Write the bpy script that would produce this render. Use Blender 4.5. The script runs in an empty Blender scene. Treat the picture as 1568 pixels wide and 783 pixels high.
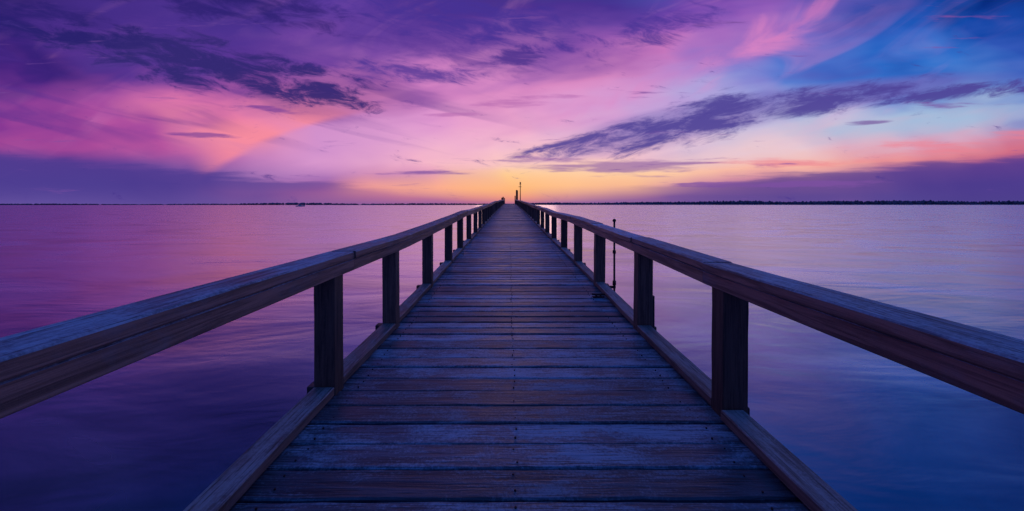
import bpy, bmesh, math, random
from mathutils import Vector
random.seed(7)
sc = bpy.context.scene
EYE = 1.33
WATER = -1.25

# ------------------------------------------------------------------ helpers
def s2l(c):
    out = []
    for v in c:
        v = v/255.0
        out.append(v/12.92 if v <= 0.04045 else ((v+0.055)/1.055)**2.4)
    return tuple(out)+(1.0,)

class NT:
    def __init__(s, tree):
        s.t = tree; s.n = tree.nodes; s.l = tree.links
    def setin(s, sock, v):
        if v is None: return
        if isinstance(v, bpy.types.NodeSocket): s.l.new(v, sock)
        else: sock.default_value = v
    def m(s, op, a, b=None, c=None, clamp=False):
        n = s.n.new('ShaderNodeMath'); n.operation = op; n.use_clamp = clamp
        s.setin(n.inputs[0], a); s.setin(n.inputs[1], b); s.setin(n.inputs[2], c)
        return n.outputs[0]
    def add(s, a, b): return s.m('ADD', a, b)
    def sub(s, a, b): return s.m('SUBTRACT', a, b)
    def mul(s, a, b): return s.m('MULTIPLY', a, b)
    def ss(s, v, a, b, lo=0.0, hi=1.0):
        n = s.n.new('ShaderNodeMapRange'); n.interpolation_type = 'SMOOTHSTEP'
        s.setin(n.inputs[0], v); n.inputs[1].default_value = a; n.inputs[2].default_value = b
        n.inputs[3].default_value = lo; n.inputs[4].default_value = hi
        return n.outputs[0]
    def lin(s, v, a, b, lo=0.0, hi=1.0):
        n = s.n.new('ShaderNodeMapRange')
        s.setin(n.inputs[0], v); n.inputs[1].default_value = a; n.inputs[2].default_value = b
        n.inputs[3].default_value = lo; n.inputs[4].default_value = hi
        return n.outputs[0]
    def mix(s, f, a, b, blend='MIX'):
        n = s.n.new('ShaderNodeMix'); n.data_type = 'RGBA'; n.blend_type = blend
        s.setin(n.inputs[0], f); s.setin(n.inputs[6], a); s.setin(n.inputs[7], b)
        return n.outputs[2]
    def comb(s, x, y, z=0.0):
        n = s.n.new('ShaderNodeCombineXYZ')
        s.setin(n.inputs[0], x); s.setin(n.inputs[1], y); s.setin(n.inputs[2], z)
        return n.outputs[0]
    def sep(s, v):
        n = s.n.new('ShaderNodeSeparateXYZ'); s.l.new(v, n.inputs[0]); return n.outputs
    def noise(s, vec, scale=1.0, detail=6, rough=0.55, dist=0.0, dim='3D'):
        n = s.n.new('ShaderNodeTexNoise'); n.noise_dimensions = dim; s.l.new(vec, n.inputs['Vector'])
        n.inputs['Scale'].default_value = scale; n.inputs['Detail'].default_value = detail
        n.inputs['Roughness'].default_value = rough; n.inputs['Distortion'].default_value = dist
        return n.outputs['Fac']
    def ramp(s, f, stops):
        n = s.n.new('ShaderNodeValToRGB'); s.setin(n.inputs[0], f)
        cr = n.color_ramp; e = cr.elements
        stops = sorted(stops, key=lambda q: q[0])
        e[0].position = stops[0][0]; e[0].color = stops[0][1]
        e[1].position = stops[-1][0]; e[1].color = stops[-1][1]
        for p, c in stops[1:-1]:
            k = e.new(p); k.color = c
        return n.outputs[0]

# ------------------------------------------------------------------ WORLD (dusk sky)
w = bpy.data.worlds.new("World"); sc.world = w; w.use_nodes = True
T = NT(w.node_tree); T.n.clear()
F = 600.0
tc = T.n.new('ShaderNodeTexCoord')
X, Y, Z = T.sep(tc.outputs['Generated'])
az = T.m('ARCTAN2', X, Y)
Zc = T.m('MAXIMUM', Z, 0.0)
Yp = T.m('MAXIMUM', Y, 0.06)
PX = T.mul(T.m('DIVIDE', X, Yp), F)
PY = T.mul(T.m('DIVIDE', Zc, Yp), F)
front = T.ss(Y, 0.1, 0.45)

def rot(angle, ox=0, oy=0):
    a = math.radians(angle); c, s_ = math.cos(a), math.sin(a)
    dx = T.sub(PX, ox); dy = T.sub(PY, oy)
    al = T.add(T.mul(dx, c), T.mul(dy, s_))
    ac = T.sub(T.mul(dy, c), T.mul(dx, s_))
    return al, ac
def streak(angle, la, lc, seed, detail=5, rough=0.58, dist=0.0):
    al, ac = rot(angle)
    v = T.comb(T.add(T.mul(al, 1/la), seed*13.7), T.add(T.mul(ac, 1/lc), seed*7.3), 0)
    return T.noise(v, 1.0, detail, rough, dist, '2D')
def ell(x, y, rx, ry, angle=0):
    al, ac = rot(angle, x-780, 313-y)
    a = T.mul(al, 1/rx); b = T.mul(ac, 1/ry)
    d2 = T.add(T.mul(a, a), T.mul(b, b))
    return T.m('SUBTRACT', 1.0, d2, clamp=True)
def msum(*ms):
    r = ms[0]
    for q in ms[1:]: r = T.m('MAXIMUM', r, q)
    return r

nw1 = streak(8, 260, 60, 3.1, 3, 0.55)
nw2 = streak(-20, 180, 90, 9.7, 2, 0.5)
zw = T.add(Zc, T.mul(T.mul(T.sub(nw1, 0.5), 0.13), T.ss(Zc, 0.02, 0.2)))
zw = T.m('MAXIMUM', zw, 0.0)
azw = T.add(az, T.mul(T.sub(nw2, 0.5), 0.30))

cols = {
 0:   [(0,(34,24,100)),(50,(46,30,114)),(100,(62,34,122)),(150,(92,42,138)),(190,(136,56,148)),(215,(160,66,148)),(235,(92,58,143)),(280,(90,74,156)),(313,(110,90,166))],
 200: [(0,(50,34,120)),(50,(64,42,134)),(100,(94,52,146)),(150,(160,78,160)),(190,(168,76,158)),(220,(192,88,160)),(250,(103,66,150)),(280,(84,64,148)),(313,(102,80,156))],
 350: [(0,(60,42,134)),(50,(76,50,146)),(100,(108,60,154)),(140,(196,102,172)),(175,(226,120,172)),(210,(240,140,166)),(240,(184,110,174)),(265,(115,78,158)),(313,(112,86,160))],
 500: [(0,(84,56,160)),(50,(98,62,160)),(100,(142,82,174)),(150,(220,130,190)),(180,(210,138,200)),(220,(210,144,202)),(250,(222,154,202)),(275,(152,97,170)),(295,(185,108,162)),(313,(150,100,160))],
 640: [(0,(76,46,142)),(50,(120,74,168)),(90,(140,84,172)),(130,(212,128,196)),(180,(226,152,208)),(220,(236,170,208)),(250,(246,182,202)),(270,(224,152,182)),(288,(252,164,148)),(303,(196,118,150)),(313,(150,95,155))],
 780: [(0,(72,44,140)),(50,(118,74,168)),(90,(174,108,190)),(130,(220,140,196)),(180,(236,166,206)),(220,(248,190,208)),(250,(250,198,194)),(270,(255,208,152)),(290,(255,178,112)),(302,(240,142,126)),(313,(184,110,142))],
 900: [(0,(68,48,146)),(40,(114,74,170)),(80,(166,98,186)),(120,(218,136,194)),(160,(214,154,210)),(200,(212,172,214)),(240,(238,188,205)),(265,(255,210,170)),(285,(255,192,148)),(300,(194,124,154)),(313,(145,98,158))],
 1050:[(0,(105,66,168)),(40,(158,94,186)),(80,(204,122,192)),(120,(174,136,208)),(160,(176,168,222)),(210,(220,190,220)),(240,(240,200,206)),(265,(255,202,164)),(285,(214,148,168)),(300,(140,96,156)),(313,(125,90,155))],
 1200:[(0,(126,88,182)),(40,(124,100,192)),(70,(88,104,198)),(110,(90,126,210)),(150,(144,158,216)),(200,(196,190,220)),(230,(232,200,210)),(255,(248,182,166)),(275,(205,135,162)),(300,(122,90,152)),(313,(110,85,152))],
 1400:[(0,(24,68,162)),(50,(30,92,190)),(100,(52,114,204)),(150,(98,138,210)),(190,(160,184,218)),(220,(216,166,192)),(245,(228,138,148)),(265,(138,90,152)),(300,(94,78,150)),(313,(90,76,148))],
 1568:[(0,(8,44,128)),(50,(18,70,166)),(100,(54,90,186)),(150,(96,112,192)),(180,(146,150,202)),(205,(200,127,162)),(230,(212,112,134)),(250,(130,74,142)),(280,(84,64,138)),(313,(80,68,140))],
}
zen = {0:(3,8,36),200:(4,10,42),350:(5,15,54),500:(9,26,76),640:(14,42,106),780:(18,60,134),900:(16,72,152),1050:(12,88,178),1200:(8,94,192),1400:(5,82,178),1568:(4,58,140)}
items = []
TOPC = (36,92,188)
back = [(0,s2l((78,66,140))),(0.1,s2l((86,62,140))),(0.3,s2l((56,60,138))),(0.6,s2l((34,64,146))),(0.85,s2l(TOPC)),(1,s2l(TOPC))]
items.append((-2.1, back))
for x in sorted(cols):
    U = (x-780)/F
    st = []
    for (y, c) in cols[x]:
        V = (313-y)/F
        st.append((V/math.sqrt(1+U*U+V*V), s2l(c)))
    st.append((0.53, s2l(zen[x]))); st.append((0.72, s2l(zen[x]))); st.append((0.88, s2l(TOPC))); st.append((1.0, s2l(TOPC)))
    items.append((math.atan(U), st))
items.append((2.1, back))
col = T.ramp(zw, items[0][1])
for i in range(1, len(items)):
    r = T.ramp(zw, items[i][1])
    f = T.lin(azw, items[i-1][0], items[i][0])
    col = T.mix(f, col, r)

nA = streak(-10, 72, 19, 1.3, 7, 0.68, 0.35)    # upper left
nB = streak(12, 80, 17, 5.2, 7, 0.70, 0.3)      # right
nC = streak(0, 170, 15, 7.7, 5, 0.6, 0.1)       # low wisps
nD = streak(24, 230, 60, 2.2, 5, 0.5, 0.9)      # cirrus
nE = streak(-14, 330, 30, 4.4, 4, 0.5, 0.5)     # fine left cirrus

def layer(col, mask, noise, k, t0, t1, color, op):
    v = T.add(noise, T.mul(T.sub(mask, 1.0), k))
    d = T.mul(T.mul(T.ss(v, t0, t1), op), front)
    return T.mix(d, col, s2l(color))

c1 = T.mul(T.mul(T.ss(nD, 0.48, 0.72), front), T.mul(T.ss(PX, -400, 100, 0.08, 0.24), T.ss(PX, 620, 380, 0.25, 1)))
col = T.mix(T.mul(c1, T.ss(PY, 60, 140)), col, s2l((238,154,206)))
c2 = T.mul(T.mul(T.ss(nE, 0.50, 0.72), front), T.ss(PX, 100, -200, 0, 0.5))
col = T.mix(T.mul(c2, T.ss(PY, 50, 140)), col, s2l((80,46,142)))

# coral sheet with a crisp lower-right edge
al, ac = rot(19, 340-780, 313-243)
acw = T.add(ac, T.add(T.mul(T.sub(nw1, 0.5), 22), T.mul(T.mul(T.sub(al,130),T.sub(al,130)), 0.0006)))
m = T.mul(T.ss(acw, -3, 12), T.ss(acw, 95, 14))
m = T.mul(m, T.mul(T.ss(al, -60, 30), T.ss(al, 330, 120)))
m = T.mul(T.mul(m, front), T.lin(nE, 0.3, 0.6, 0.6, 1.0))
col = T.mix(T.mul(m, 0.85), col, s2l((252,142,158)))
m2 = ell(510, 232, 200, 50, 14)
col = T.mix(T.mul(T.mul(m2, front), 0.55), col, s2l((210,148,208)))

# glow above the vanished sun
g = msum(ell(820, 284, 270, 27, 0))
col = T.mix(T.mul(T.mul(g, front), 0.45), col, s2l((255,192,132)))

# pink cirrus upper right
col = layer(col, msum(ell(1110, 82, 290, 50, 27), ell(1000,130,200,30,22)), nD, 0.5, 0.22, 0.62, (224,134,196), 0.75)
col = layer(col, msum(ell(1240, 20, 100, 16, 35)), nD, 0.4, 0.26, 0.6, (205,115,185), 0.35)
col = layer(col, msum(ell(1450, 222, 330, 24, 6), ell(1250,248,250,14,2)), nC, 0.4, 0.34, 0.62, (238,128,144), 0.65)
col = T.mix(T.mul(T.mul(ell(1430, 186, 200, 20, 6), front), 0.55), col, s2l((165,190,220)))

# broad shadows under the dark clouds, then their broken cores
sh = msum(ell(320, 84, 400, 84, -12), ell(300, 5, 420, 74, -8), ell(740, 34, 330, 92, -8))
col = T.mix(T.mul(T.mul(T.ss(T.add(T.mul(sh, 0.7), T.mul(nw1, 0.6)), 0.3, 0.9), front), 0.5), col, s2l((80,52,144)))
shr = msum(ell(1050, 190, 270, 36, 12), ell(1260, 152, 340, 26, 7))
col = T.mix(T.mul(T.mul(T.ss(T.add(T.mul(shr, 0.7), T.mul(nw1, 0.6)), 0.35, 1.0), front), 0.6), col, s2l((122,100,178)))
# mottled mid-tone halo, dark broken core
col = layer(col, msum(ell(320, 96, 380, 74, -11), ell(700,60,280,70,-8)), nA, 0.42, 0.24, 0.62, (88,54,148), 0.6)
col = layer(col, msum(ell(310, 98, 330, 56, -11), ell(460, 140, 170, 32, -10), ell(190, 66, 230, 38, -6)), nA, 0.40, 0.27, 0.52, (48,40,112), 0.92)
col = layer(col, msum(ell(350, 6, 300, 46, -8), ell(60,36,240,52,-8)), nA, 0.42, 0.26, 0.58, (38,30,108), 0.75)
col = layer(col, msum(ell(720, 26, 300, 62, -8), ell(620,108,160,24,-6), ell(1010, 42, 140, 44, 15)), nA, 0.42, 0.26, 0.60, (68,50,148), 0.8)
col = layer(col, msum(ell(790, 86, 56, 20, 5)), nA, 0.4, 0.22, 0.48, (74,50,140), 0.8)
col = layer(col, msum(ell(1040, 194, 245, 40, 13), ell(1240, 158, 320, 27, 8), ell(870, 224, 130, 20, 14), ell(1440,142,230,20,4), ell(1110,168,120,36,8)), nB, 0.44, 0.20, 0.53, (78,66,150), 0.92)
col = layer(col, msum(ell(900, 254, 320, 22, -1), ell(1050,262,220,14,2)), nC, 0.42, 0.32, 0.54, (138,90,164), 0.7)
col = layer(col, msum(ell(790, 158, 150, 14, 6), ell(700,175,90,8,3)), nC, 0.42, 0.34, 0.56, (174,98,172), 0.6)
col = layer(col, msum(ell(300, 207, 110, 7, -4), ell(1330,187,60,6,3), ell(430,170,100,6,-9)), nC, 0.4, 0.28, 0.5, (112,60,150), 0.7)
aPX = T.m('ABSOLUTE', PX)
edge = T.add(T.mul(aPX, 0.082), 9)
dd = T.sub(T.add(PY, T.mul(T.sub(nC, 0.5), 34)), edge)
m = T.mul(T.ss(dd, 7, -7), T.ss(aPX, 100, 380))
m = T.mul(m, T.ss(PY, -12, 34, 0.35, 1.0))
col = T.mix(T.mul(T.mul(m, 0.74), front), col, s2l((74,58,142)))
col = layer(col, msum(ell(640, 266, 110, 7, 1), ell(1180,284,220,8,1)), nC, 0.3, 0.34, 0.52, (124,80,160), 0.8)

bg = T.n.new('ShaderNodeBackground'); T.l.new(col, bg.inputs[0]); bg.inputs[1].default_value = 1.0
ow = T.n.new('ShaderNodeOutputWorld'); T.l.new(bg.outputs[0], ow.inputs[0])

# ------------------------------------------------------------------ materials
def newmat(name):
    m = bpy.data.materials.new(name); m.use_nodes = True
    t = NT(m.node_tree); t.n.clear()
    o = t.n.new('ShaderNodeOutputMaterial')
    return m, t, o

def wood(name, axis, dark, mid, light, side=None, rough=0.55, lightamt=0.5, bump=0.5):
    m, t, o = newmat(name)
    tcn = t.n.new('ShaderNodeTexCoord'); geo = t.n.new('ShaderNodeNewGeometry')
    rnd = geo.outputs['Random Per Island']
    x, y, z = t.sep(tcn.outputs['Object'])
    r1 = t.mul(rnd, 37.0)
    g = [30.0, 30.0, 30.0]; p = [5.0, 5.0, 5.0]; f = [120.,120.,120.]
    g[axis] = 1.4; p[axis] = 1.9; f[axis] = 4.0
    def V(sc_):
        return t.comb(t.add(t.mul(x, sc_[0]), r1), t.add(t.mul(y, sc_[1]), r1), t.add(t.mul(z, sc_[2]), r1))
    grain = t.noise(V(g), 1.0, 5, 0.65, 0.6)
    fine = t.noise(V(f), 1.0, 3, 0.6, 0.2)
    patch = t.noise(V(p), 1.0, 6, 0.72, 0.3)
    speck = t.noise(tcn.outputs['Object'], 60.0, 3, 0.75)
    a = t.ss(grain, 0.38, 0.60)
    c = t.mix(a, dark, mid)
    wv = t.add(t.add(t.mul(patch, 0.62), t.mul(speck, 0.32)), t.add(t.mul(fine, 0.20), t.mul(t.sub(rnd, 0.5), 0.07)))
    wl = t.mul(t.ss(wv, 0.51, 0.68), lightamt)
    c = t.mix(wl, c, light)
    c = t.mix(t.ss(fine, 0.47, 0.32, 0, 0.8), c, tuple(q*0.3 for q in dark[:3])+(1,))
    c = t.mix(t.ss(grain, 0.40, 0.30, 0, 0.6), c, tuple(q*0.3 for q in dark[:3])+(1,))
    br = t.lin(rnd, 0, 1, 0.62, 1.25)
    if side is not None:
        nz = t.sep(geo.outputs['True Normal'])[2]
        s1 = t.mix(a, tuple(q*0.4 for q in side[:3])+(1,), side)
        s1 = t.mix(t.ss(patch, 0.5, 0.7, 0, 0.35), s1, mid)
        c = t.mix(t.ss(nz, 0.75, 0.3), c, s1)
    hs = t.n.new('ShaderNodeHueSaturation'); t.l.new(c, hs.inputs['Color']); t.l.new(br, hs.inputs['Value'])
    b = t.n.new('ShaderNodeBsdfPrincipled')
    t.l.new(hs.outputs[0], b.inputs['Base Color'])
    t.l.new(t.lin(patch, 0.3, 0.7, rough-0.12, rough+0.15), b.inputs['Roughness'])
    b.inputs['Specular IOR Level'].default_value = 0.55
    h = t.add(t.add(t.mul(grain, 0.7), t.mul(fine, 0.4)), t.mul(speck, 0.25))
    bp = t.n.new('ShaderNodeBump'); bp.inputs['Strength'].default_value = bump; bp.inputs['Distance'].default_value = 0.007
    t.l.new(h, bp.inputs['Height']); t.l.new(bp.outputs[0], b.inputs['Normal'])
    t.l.new(b.outputs[0], o.inputs[0])
    return m

M_deck = wood("weathered_deck_wood", 0, (0.038,0.062,0.085,1), (0.09,0.155,0.20,1), (0.42,0.62,0.72,1), None, 0.46, 0.68, 0.95)
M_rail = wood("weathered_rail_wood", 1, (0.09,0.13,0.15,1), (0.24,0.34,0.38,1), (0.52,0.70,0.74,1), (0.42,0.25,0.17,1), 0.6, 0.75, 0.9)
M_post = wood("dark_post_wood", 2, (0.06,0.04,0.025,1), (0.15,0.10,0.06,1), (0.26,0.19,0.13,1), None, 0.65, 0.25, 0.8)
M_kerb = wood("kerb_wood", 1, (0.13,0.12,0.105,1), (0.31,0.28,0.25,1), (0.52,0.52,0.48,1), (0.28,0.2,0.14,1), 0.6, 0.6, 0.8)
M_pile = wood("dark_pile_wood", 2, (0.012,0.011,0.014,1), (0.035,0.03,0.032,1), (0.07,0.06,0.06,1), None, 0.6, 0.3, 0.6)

def plain(name, c, rough=0.6, metal=0.0, nscale=8):
    m, t, o = newmat(name)
    tcn = t.n.new('ShaderNodeTexCoord')
    n = t.noise(tcn.outputs['Object'], nscale, 5, 0.6)
    cc = t.mix(t.ss(n, 0.35, 0.65), tuple(q*0.6 for q in c)+(1,), tuple(min(1, q*1.3) for q in c)+(1,))
    b = t.n.new('ShaderNodeBsdfPrincipled'); t.l.new(cc, b.inputs['Base Color'])
    b.inputs['Roughness'].default_value = rough; b.inputs['Metallic'].default_value = metal
    t.l.new(b.outputs[0], o.inputs[0]); return m
M_iron = plain("rusty_iron", (0.05,0.032,0.028), 0.55, 0.4, 30)
M_land = plain("far_shore_ground", (0.18,0.17,0.20), 0.9, 0, 0.02)
M_trees = plain("far_foliage", (0.14,0.15,0.18), 0.95, 0, 0.05)  # bluish grey: distance haze is put into the foliage colour
M_white = plain("boat_paint", (0.6,0.6,0.62), 0.5, 0, 1)

# water (long-exposure calm: only a broad, very shallow swell with soft wind streaks)
M_water, t, o = newmat("calm_water")
tcn = t.n.new('ShaderNodeTexCoord')
x, y, z = t.sep(tcn.outputs['Object'])
big = t.noise(t.comb(t.add(t.mul(x, 0.16), t.mul(y, 0.05)), t.mul(y, 0.30), 0.0), 1.0, 4, 0.55, 0.9, '2D')
mid = t.noise(t.comb(t.mul(x, 0.22), t.mul(y, 0.55), 0.0), 1.0, 3, 0.5, 0.5, '2D')
far = t.noise(t.comb(t.mul(x, 0.6), t.mul(y, 1.3), 0.0), 1.0, 4, 0.6, 0.3, '2D')
bp = t.n.new('ShaderNodeBump'); bp.inputs['Strength'].default_value = 0.36; bp.inputs['Distance'].default_value = 0.12
t.l.new(t.add(mid, t.mul(far, 0.22)), bp.inputs['Height'])
lw = t.n.new('ShaderNodeLayerWeight'); lw.inputs['Blend'].default_value = 0.5
fac = t.m('POWER', lw.outputs['Facing'], 1.32)
fac = t.m('MULTIPLY', fac, t.lin(big, 0.3, 0.7, 0.76, 1.14), clamp=True)
gl = t.n.new('ShaderNodeBsdfGlossy')
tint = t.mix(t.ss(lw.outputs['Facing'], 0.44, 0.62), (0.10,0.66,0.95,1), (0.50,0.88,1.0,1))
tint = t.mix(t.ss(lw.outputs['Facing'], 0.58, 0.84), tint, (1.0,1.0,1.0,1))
t.l.new(tint, gl.inputs['Color'])
t.l.new(t.lin(big, 0.3, 0.7, 0.20, 0.29), gl.inputs['Roughness']); t.l.new(bp.outputs[0], gl.inputs['Normal'])
df = t.n.new('ShaderNodeBsdfDiffuse')
t.l.new(t.mix(t.ss(big, 0.36, 0.68), (0.0005,0.010,0.020,1), (0.001,0.045,0.066,1)), df.inputs['Color'])
mx = t.n.new('ShaderNodeMixShader'); t.l.new(fac, mx.inputs[0]); t.l.new(df.outputs[0], mx.inputs[1]); t.l.new(gl.outputs[0], mx.inputs[2])
t.l.new(mx.outputs[0], o.inputs[0])

# ------------------------------------------------------------------ geometry helpers
VX, VY, VZ = Vector((1,0,0)), Vector((0,1,0)), Vector((0,0,1))
def prism(bm, path, A, B, a, b, ch=0.004, jit=0.0, tilt=0.0):
    prof = [(-a+ch,-b),(a-ch,-b),(a,-b+ch),(a,b-ch),(a-ch,b),(-a+ch,b),(-a,b-ch),(-a,-b+ch)]
    rings = []
    for P in path:
        ja = random.uniform(-jit, jit); jb = random.uniform(-jit, jit)*0.5
        js = random.uniform(-jit, jit)*0.6
        rings.append([bm.verts.new(Vector(P)+A*(u*(1+js/max(a,1e-4))+ja)+B*(v+jb+u*tilt)) for u, v in prof])
    n = len(prof)
    for r0, r1 in zip(rings, rings[1:]):
        for i in range(n):
            bm.faces.new((r0[i], r0[(i+1)%n], r1[(i+1)%n], r1[i]))
    bm.faces.new(list(reversed(rings[0]))); bm.faces.new(rings[-1])
def cyl(bm, p0, p1, r0, r1, n=12):
    p0, p1 = Vector(p0), Vector(p1); d = (p1-p0).normalized()
    A = d.orthogonal().normalized(); B = d.cross(A)
    ra = [bm.verts.new(p0+A*math.cos(2*math.pi*i/n)*r0+B*math.sin(2*math.pi*i/n)*r0) for i in range(n)]
    rb = [bm.verts.new(p1+A*math.cos(2*math.pi*i/n)*r1+B*math.sin(2*math.pi*i/n)*r1) for i in range(n)]
    for i in range(n): bm.faces.new((ra[i], ra[(i+1)%n], rb[(i+1)%n], rb[i]))
    bm.faces.new(list(reversed(ra))); bm.faces.new(rb)
def finish(bm, name, mat, parent=None, smooth=False):
    bmesh.ops.recalc_face_normals(bm, faces=bm.faces)
    me = bpy.data.meshes.new(name); bm.to_mesh(me); bm.free()
    ob = bpy.data.objects.new(name, me); sc.collection.objects.link(ob)
    me.materials.append(mat)
    if smooth:
        for p in me.polygons: p.use_smooth = True
    if parent: ob.parent = parent
    return ob
def empty(name, loc=(0,0,0)):
    e = bpy.data.objects.new(name, None); sc.collection.objects.link(e); e.location = loc
    e.empty_display_size = 0.3; return e

prof_pts = [(-4,0),(4.5,0),(6,.03),(8,.08),(10,.13),(13,.18),(17,.25),(24,.38),(32,.55),(42,.74),(70,1.12),(100,1.5),(110,1.55)]
def P(d):
    for (a, va), (b, vb) in zip(prof_pts, prof_pts[1:]):
        if d <= b: return va+(vb-va)*max(0,(d-a))/(b-a)
    return prof_pts[-1][1]

END = 100.0
LX0, LX1 = -1.35, -1.205      # left post outer / inner
def RX(d):                     # right post centre
    return 1.385 + 0.05*min(1, max(0, (d-2.4)/3.0))

pier = empty("wooden_pier")
# planks
bm = bmesh.new(); d = 1.77-0.205*14
while d < END:
    wv = 0.205
    y = d+wv/2
    gap = random.uniform(0.012, 0.024)
    near = y < 16
    segs = 16 if near else 2
    x0 = LX0-0.01+random.uniform(-.015,.01); x1 = RX(y)+0.075+random.uniform(-.01,.015)
    zj = random.uniform(-.005,.005); sk = random.uniform(-.010,.010)
    pts = [(x0+(x1-x0)*i/segs, y+sk*(i/segs-.5)+random.uniform(-.0014,.0014), P(y)-0.022+zj) for i in range(segs+1)]
    prism(bm, pts, VY, VZ, (wv-gap)/2, 0.022, 0.008, 0.0028 if near else 0, random.uniform(-.035,.035))
    d += wv
finish(bm, "deck_planks", M_deck, pier)
# nails
bm = bmesh.new(); d = 1.77-0.205*2
while d < 12:
    for nx in (-1.10, 0.03, 1.16):
        for k in (0.05, 0.15):
            xx = nx+random.uniform(-.012,.012); yy = d+k+random.uniform(-.01,.01)
            cyl(bm, (xx,yy,P(yy)-0.012), (xx,yy,P(yy)+0.0040), 0.006, 0.005, 8)
    d += 0.205
finish(bm, "nails", M_iron, pier)

# posts
Ld = [-0.6, 2.78, 4.23, 6.15, 8.25, 10.2, 12.4, 14.7]
Rd = [-0.4, 2.48, 4.16, 6.25, 8.2, 10.3, 12.6, 14.8]
while Ld[-1] < END-2: Ld.append(Ld[-1]+2.25+random.uniform(-.1,.1))
while Rd[-1] < END-2: Rd.append(Rd[-1]+2.25+random.uniform(-.1,.1))
def railtopL(d): return P(d)+EYE-0.357+jl(d)
def railtopR(d): return P(d)+EYE-0.385+jr(d)
def mkj(seed, nodes):
    rr = random.Random(seed); vals = [(n, 0 if n < 4 else rr.uniform(-.03,.03)*(1+n/50)) for n in nodes]
    def f(d):
        for (a, va), (b, vb) in zip(vals, vals[1:]):
            if d <= b: return va+(vb-va)*max(0, d-a)/(b-a)
        return vals[-1][1]
    return f
LJ = [-2.5, 3.0, 4.75]; RJ = [-2.5, 2.62, 4.25]
while LJ[-1] < END: LJ.append(LJ[-1]+random.choice([2.2, 3.2, 4.3]))
while RJ[-1] < END: RJ.append(RJ[-1]+random.choice([2.2, 3.3, 4.2]))
LJ[-1] = END; RJ[-1] = END
jl = mkj(11, LJ); jr = mkj(23, RJ)

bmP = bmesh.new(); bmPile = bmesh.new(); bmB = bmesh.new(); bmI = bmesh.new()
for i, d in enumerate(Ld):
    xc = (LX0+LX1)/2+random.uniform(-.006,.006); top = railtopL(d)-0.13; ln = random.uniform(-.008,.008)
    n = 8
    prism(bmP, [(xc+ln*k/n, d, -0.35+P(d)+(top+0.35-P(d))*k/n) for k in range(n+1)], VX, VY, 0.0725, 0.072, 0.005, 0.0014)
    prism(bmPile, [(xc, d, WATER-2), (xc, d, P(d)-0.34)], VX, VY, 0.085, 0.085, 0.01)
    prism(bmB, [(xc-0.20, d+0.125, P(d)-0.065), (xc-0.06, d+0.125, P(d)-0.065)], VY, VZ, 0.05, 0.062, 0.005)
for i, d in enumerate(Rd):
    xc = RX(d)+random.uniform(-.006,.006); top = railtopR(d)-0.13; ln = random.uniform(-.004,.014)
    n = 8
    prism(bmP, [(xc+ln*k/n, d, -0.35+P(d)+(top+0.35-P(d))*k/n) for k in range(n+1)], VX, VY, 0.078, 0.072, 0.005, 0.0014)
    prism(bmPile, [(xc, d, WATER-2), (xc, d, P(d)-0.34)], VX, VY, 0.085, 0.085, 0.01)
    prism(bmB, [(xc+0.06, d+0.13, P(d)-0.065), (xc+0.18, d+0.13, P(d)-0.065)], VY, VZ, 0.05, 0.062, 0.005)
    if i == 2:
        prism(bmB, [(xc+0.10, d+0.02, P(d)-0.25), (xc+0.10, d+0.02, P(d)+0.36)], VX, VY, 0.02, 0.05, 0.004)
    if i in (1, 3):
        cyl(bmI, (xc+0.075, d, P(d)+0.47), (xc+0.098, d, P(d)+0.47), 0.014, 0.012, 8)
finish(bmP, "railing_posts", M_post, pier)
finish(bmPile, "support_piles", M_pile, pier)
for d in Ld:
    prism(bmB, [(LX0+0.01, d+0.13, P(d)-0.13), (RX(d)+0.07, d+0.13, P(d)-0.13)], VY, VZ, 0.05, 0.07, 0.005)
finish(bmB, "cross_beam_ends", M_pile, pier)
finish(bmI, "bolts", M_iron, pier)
bm = bmesh.new()
for xs in (-1.27, 0.05, 1.36):
    ys = [-1]+[y for y in range(3, 100, 4)]+[100]
    prism(bm, [(xs, y, P(y)-0.130) for y in ys], VX, VZ, 0.04, 0.076, 0.004)
finish(bm, "stringers", M_pile, pier)

# kerbs between posts
bm = bmesh.new()
def kerbs(ds, xf, hw):
    for a, b in zip(ds, ds[1:]):
        y0, y1 = a+0.078, b-0.078
        n = 5; zo = random.uniform(-.003,.004); xo0 = random.uniform(-.012,.012); xo1 = random.uniform(-.012,.012)
        prism(bm, [(xf(y0+(y1-y0)*k/n)+xo0+(xo1-xo0)*k/n, y0+(y1-y0)*k/n, P(y0+(y1-y0)*k/n)+0.037+zo) for k in range(n+1)], VX, VZ, hw, 0.031, 0.006, 0.0018)
kerbs(Ld, lambda y: -1.285, 0.072)
kerbs(Rd, lambda y: RX(y)-0.01, 0.072)
finish(bm, "kerb_rails", M_kerb, pier)

# handrails
bmC = bmesh.new(); bmU = bmesh.new()
def rails(J, xf, topf):
    for i, (a, b) in enumerate(zip(J, J[1:])):
        y0, y1 = a+0.003, b-0.003; n = max(3, int((b-a)/0.5))
        xo = (0.007 if i % 2 else -0.005)+random.uniform(-.004,.004); zo = (0.0 if i % 2 else -0.004)
        prism(bmC, [(xf(y0+(y1-y0)*k/n)+xo, y0+(y1-y0)*k/n, topf(y0+(y1-y0)*k/n)-0.029+zo) for k in range(n+1)], VX, VZ, 0.098, 0.029, 0.008, 0.0022)
        y0 += 0.03; y1 += 0.03
        prism(bmU, [(xf(y0+(y1-y0)*k/n), y0+(y1-y0)*k/n, topf(y0+(y1-y0)*k/n)-0.058-0.049) for k in range(n+1)], VX, VZ, 0.082, 0.043, 0.005, 0.0012)
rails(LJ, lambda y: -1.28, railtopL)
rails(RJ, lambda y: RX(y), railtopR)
finish(bmC, "handrail_caps", M_rail, pier)
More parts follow.
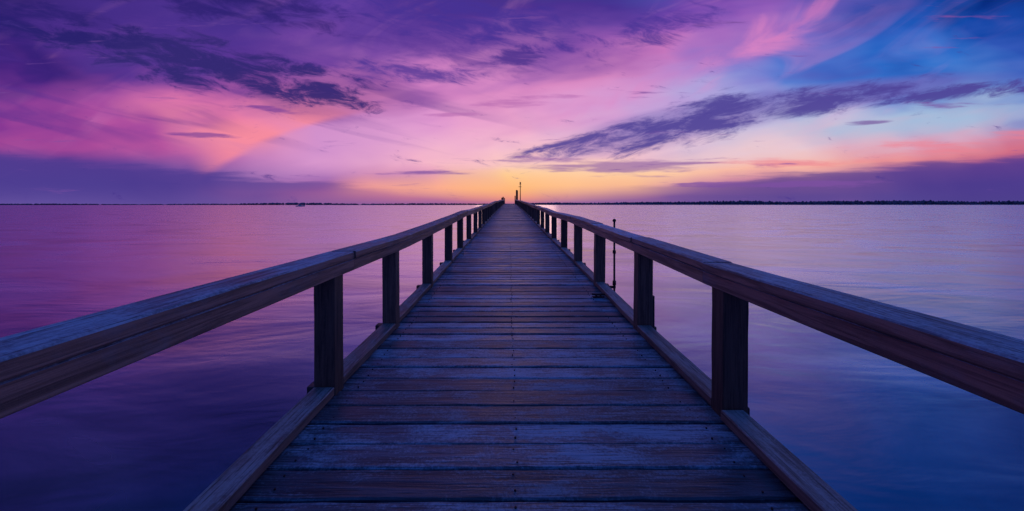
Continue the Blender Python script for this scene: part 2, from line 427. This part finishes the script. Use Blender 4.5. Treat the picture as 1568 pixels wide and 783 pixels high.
finish(bmU, "handrail_beams", M_rail, pier)

# end of pier: taller gate posts and end platform
bm = bmesh.new()
for xx, yy, hh, r in ((-1.55,97,1.7,.16),(-1.9,99,1.5,.14),(-1.25,99.5,1.45,.12),(1.75,97,3.4,.15),(2.05,99,3.3,.12),(1.45,99.6,2.0,.12)):
    prism(bm, [(xx,yy,WATER-1),(xx,yy,P(yy)+hh)], VX, VY, r, r, 0.02)
prism(bm, [(1.9,97,P(98)+3.2),(1.9,99.2,P(98)+3.2)], VX, VZ, .22, .1, .01)
finish(bm, "end_posts", M_pile, pier)
bm = bmesh.new()
prism(bm, [(-2.3, 99.2, P(100)-0.14),(3.2, 99.2, P(100)-0.14)], VY, VZ, 1.5, 0.08, 0.01)
finish(bm, "end_platform", M_pile, pier)

# marker pole with lantern at the end of the pier
mk = empty("navigation_marker_pole", (2.75, 98.8, P(99)-0.06))
bm = bmesh.new()
cyl(bm, (0,0,0), (0,0,4.9), 0.13, 0.09, 12); cyl(bm, (0,0,0), (0,0,0.12), 0.3, 0.28, 12)
finish(bm, "pole", M_iron, mk)
bm = bmesh.new()
cyl(bm, (0,0,4.9), (0,0,5.0), 0.24, 0.24, 14); cyl(bm, (0,0,5.0), (0,0,5.35), 0.16, 0.16, 14); cyl(bm, (0,0,5.35), (0,0,5.55), 0.24, 0.03, 14)
finish(bm, "lantern_head", M_iron, mk)
bm = bmesh.new(); prism(bm, [(-.45,0,4.3),(.3,0,4.3)], VY, VZ, .05, .06, .01)
finish(bm, "cross_arm", M_iron, mk)

# slim iron mooring rod outside right rail
rod = empty("mooring_rod", (1.66, 6.2, 0))
bm = bmesh.new()
cyl(bm, (0,0,WATER-1), (0,0,1.05), 0.019, 0.015, 12); cyl(bm, (0,0,0.55), (0,0,0.60), 0.026, 0.026, 12); cyl(bm, (0,0,0.05),(0,0,0.12), 0.028,0.028,12)
finish(bm, "shaft", M_iron, rod, True)
bm = bmesh.new(); bmesh.ops.create_uvsphere(bm, u_segments=14, v_segments=10, radius=0.028); bmesh.ops.translate(bm, verts=bm.verts, vec=(0,0,1.072))
finish(bm, "knob", M_iron, rod, True)
bm = bmesh.new(); prism(bm, [(-0.18,0,0.02),(0.02,0,0.02)], VY, VZ, .015, .02, .003)
finish(bm, "bracket", M_iron, rod)

# small cleat on the deck near right kerb
cl = empty("mooring_cleat", (1.25, 5.5, P(5.5)+0.004))
bm = bmesh.new()
prism(bm, [(-0.08,0,0.008),(0.08,0,0.008)], VY, VZ, .03, .008, .003)
cyl(bm, (-0.03,0,0.01), (-0.03,0,0.035), 0.013,0.013,8); cyl(bm, (0.03,0,0.01), (0.03,0,0.035), 0.013,0.013,8)
prism(bm, [(-0.09,0,0.046),(-0.04,0,0.040),(0.04,0,0.040),(0.09,0,0.046)], VY, VZ, .014, .010, .004)
finish(bm, "horned_bar", M_iron, cl)

# ------------------------------------------------------------------ water
bm = bmesh.new()
S = 9000
vs = [bm.verts.new((a, b, WATER)) for a, b in ((-S,-S),(S,-S),(S,S),(-S,S))]
bm.faces.new(vs); finish(bm, "water", M_water)

# ------------------------------------------------------------------ far shores
def shore(name, xs, yfun, hfun, depth=160):
    bm = bmesh.new(); rows = []
    for x_ in xs:
        y0 = yfun(x_); h = hfun(x_)
        rows.append([bm.verts.new(v) for v in ((x_, y0, WATER-0.5), (x_, y0+8, WATER+0.4*h), (x_, y0+50, WATER+h), (x_, y0+depth, WATER+h*0.8), (x_, y0+depth+30, WATER-0.5))])
    for a, b in zip(rows, rows[1:]):
        for i in range(4): bm.faces.new((a[i], b[i], b[i+1], a[i+1]))
    finish(bm, name, M_land)
rr = random.Random(5)
yR = lambda x_: 1450+60*math.sin(x_*0.004)+25*math.sin(x_*0.021)
shore("far_shore", [60+i*30 for i in range(150)], yR, lambda x_: 2.0+1.6*min(1,(x_-60)/400))
yL = lambda x_: 1250+50*math.sin(x_*0.005+1)
shore("far_shore.001", [-3800+i*30 for i in range(126)], yL, lambda x_: 1.3+0.6*math.sin(x_*.01))

def tree(bm, x_, y_, h, r):
    z0 = WATER+0.8
    n = 6; ph = rr.random()*6
    prof = [(0.0, .12), (0.12, .75), (0.35, 1.0), (0.6, .72), (0.82, .4)]
    rings = []
    for (t_, k) in prof:
        rings.append([bm.verts.new((x_+math.cos(ph+2*math.pi*i/n)*r*k*rr.uniform(.75,1.25), y_+math.sin(ph+2*math.pi*i/n)*r*k*rr.uniform(.75,1.25), z0+h*(t_+rr.uniform(-.05,.05)))) for i in range(n)])
    tip = bm.verts.new((x_+rr.uniform(-.2,.2)*r, y_, z0+h))
    for a, b in zip(rings, rings[1:]):
        for i in range(n): bm.faces.new((a[i], a[(i+1)%n], b[(i+1)%n], b[i]))
    for i in range(n): bm.faces.new((rings[-1][i], rings[-1][(i+1)%n], tip))
bm = bmesh.new(); x_ = 90.0
while x_ < 4400:
    env = 0.5+0.5*min(1, (x_-90)/900)
    for k in range(3):
        h = (rr.uniform(11.5,15)+2.5*math.sin(x_*0.013)*math.sin(x_*.0047)+ (3 if rr.random()<.1 else 0))*env
        tree(bm, x_+rr.uniform(-4,4), yR(x_)+30+rr.uniform(0,90), h, rr.uniform(5,8))
    x_ += rr.uniform(3,6)
finish(bm, "distant_treeline", M_trees)
bm = bmesh.new(); x_ = -3700.0
while x_ < -60:
    hb = 5.6 if x_ > -900 else 3.6
    hb *= 1+0.35*math.sin(x_*0.011)*math.sin(x_*0.0043+1)
    tree(bm, x_, yL(x_)+30+rr.uniform(0,80), hb*rr.uniform(.8,1.1), rr.uniform(5,8))
    x_ += rr.uniform(3,5)
finish(bm, "distant_treeline.001", M_trees)

# tiny distant boat left
boat = empty("distant_boat", (-235, 440, WATER))
bm = bmesh.new()
secs = [(-5,0.3,1.0),(-4,1.3,1.0),(0,1.6,1.05),(3,1.2,1.25),(5.4,0.05,1.7)]
rings = []
for (xx, hw, top) in secs:
    rings.append([bm.verts.new(v) for v in ((xx,-hw,top),(xx,-hw*.6,-0.1),(xx,hw*.6,-0.1),(xx,hw,top))])
for a, b in zip(rings, rings[1:]):
    for i in range(4): bm.faces.new((a[i], a[(i+1)%4], b[(i+1)%4], b[i]))
bm.faces.new(rings[0]); bm.faces.new(rings[-1])
finish(bm, "hull", M_white, boat)
bm = bmesh.new(); prism(bm, [(-2,0,1.5),(1.2,0,1.5)], VY, VZ, 0.9, 0.5, 0.15)
finish(bm, "cabin", M_white, boat)

# ------------------------------------------------------------------ light: last glow of the sun
sl = bpy.data.lights.new("sun", 'SUN'); sl.energy = 0.06; sl.angle = math.radians(12); sl.color = (1.0, 0.62, 0.5)
so = bpy.data.objects.new("sun", sl); sc.collection.objects.link(so)
dirv = Vector((math.sin(math.radians(1)), math.cos(math.radians(1)), math.tan(math.radians(4))))
so.rotation_euler = dirv.to_track_quat('Z', 'Y').to_euler()

# ------------------------------------------------------------------ camera
cd = bpy.data.cameras.new("camera"); cam = bpy.data.objects.new("camera", cd); sc.collection.objects.link(cam)
cam.location = (0,0,EYE); cam.rotation_euler = (math.radians(90),0,0)
cd.sensor_width = 36; cd.lens = 36*600/1568; cd.shift_x = 4/1568; cd.shift_y = -78.5/1568
cd.clip_start = 0.05; cd.clip_end = 20000
sc.camera = cam
sc.view_settings.view_transform = 'Standard'; sc.view_settings.look = 'None'
sc.view_settings.exposure = 0; sc.view_settings.gamma = 1
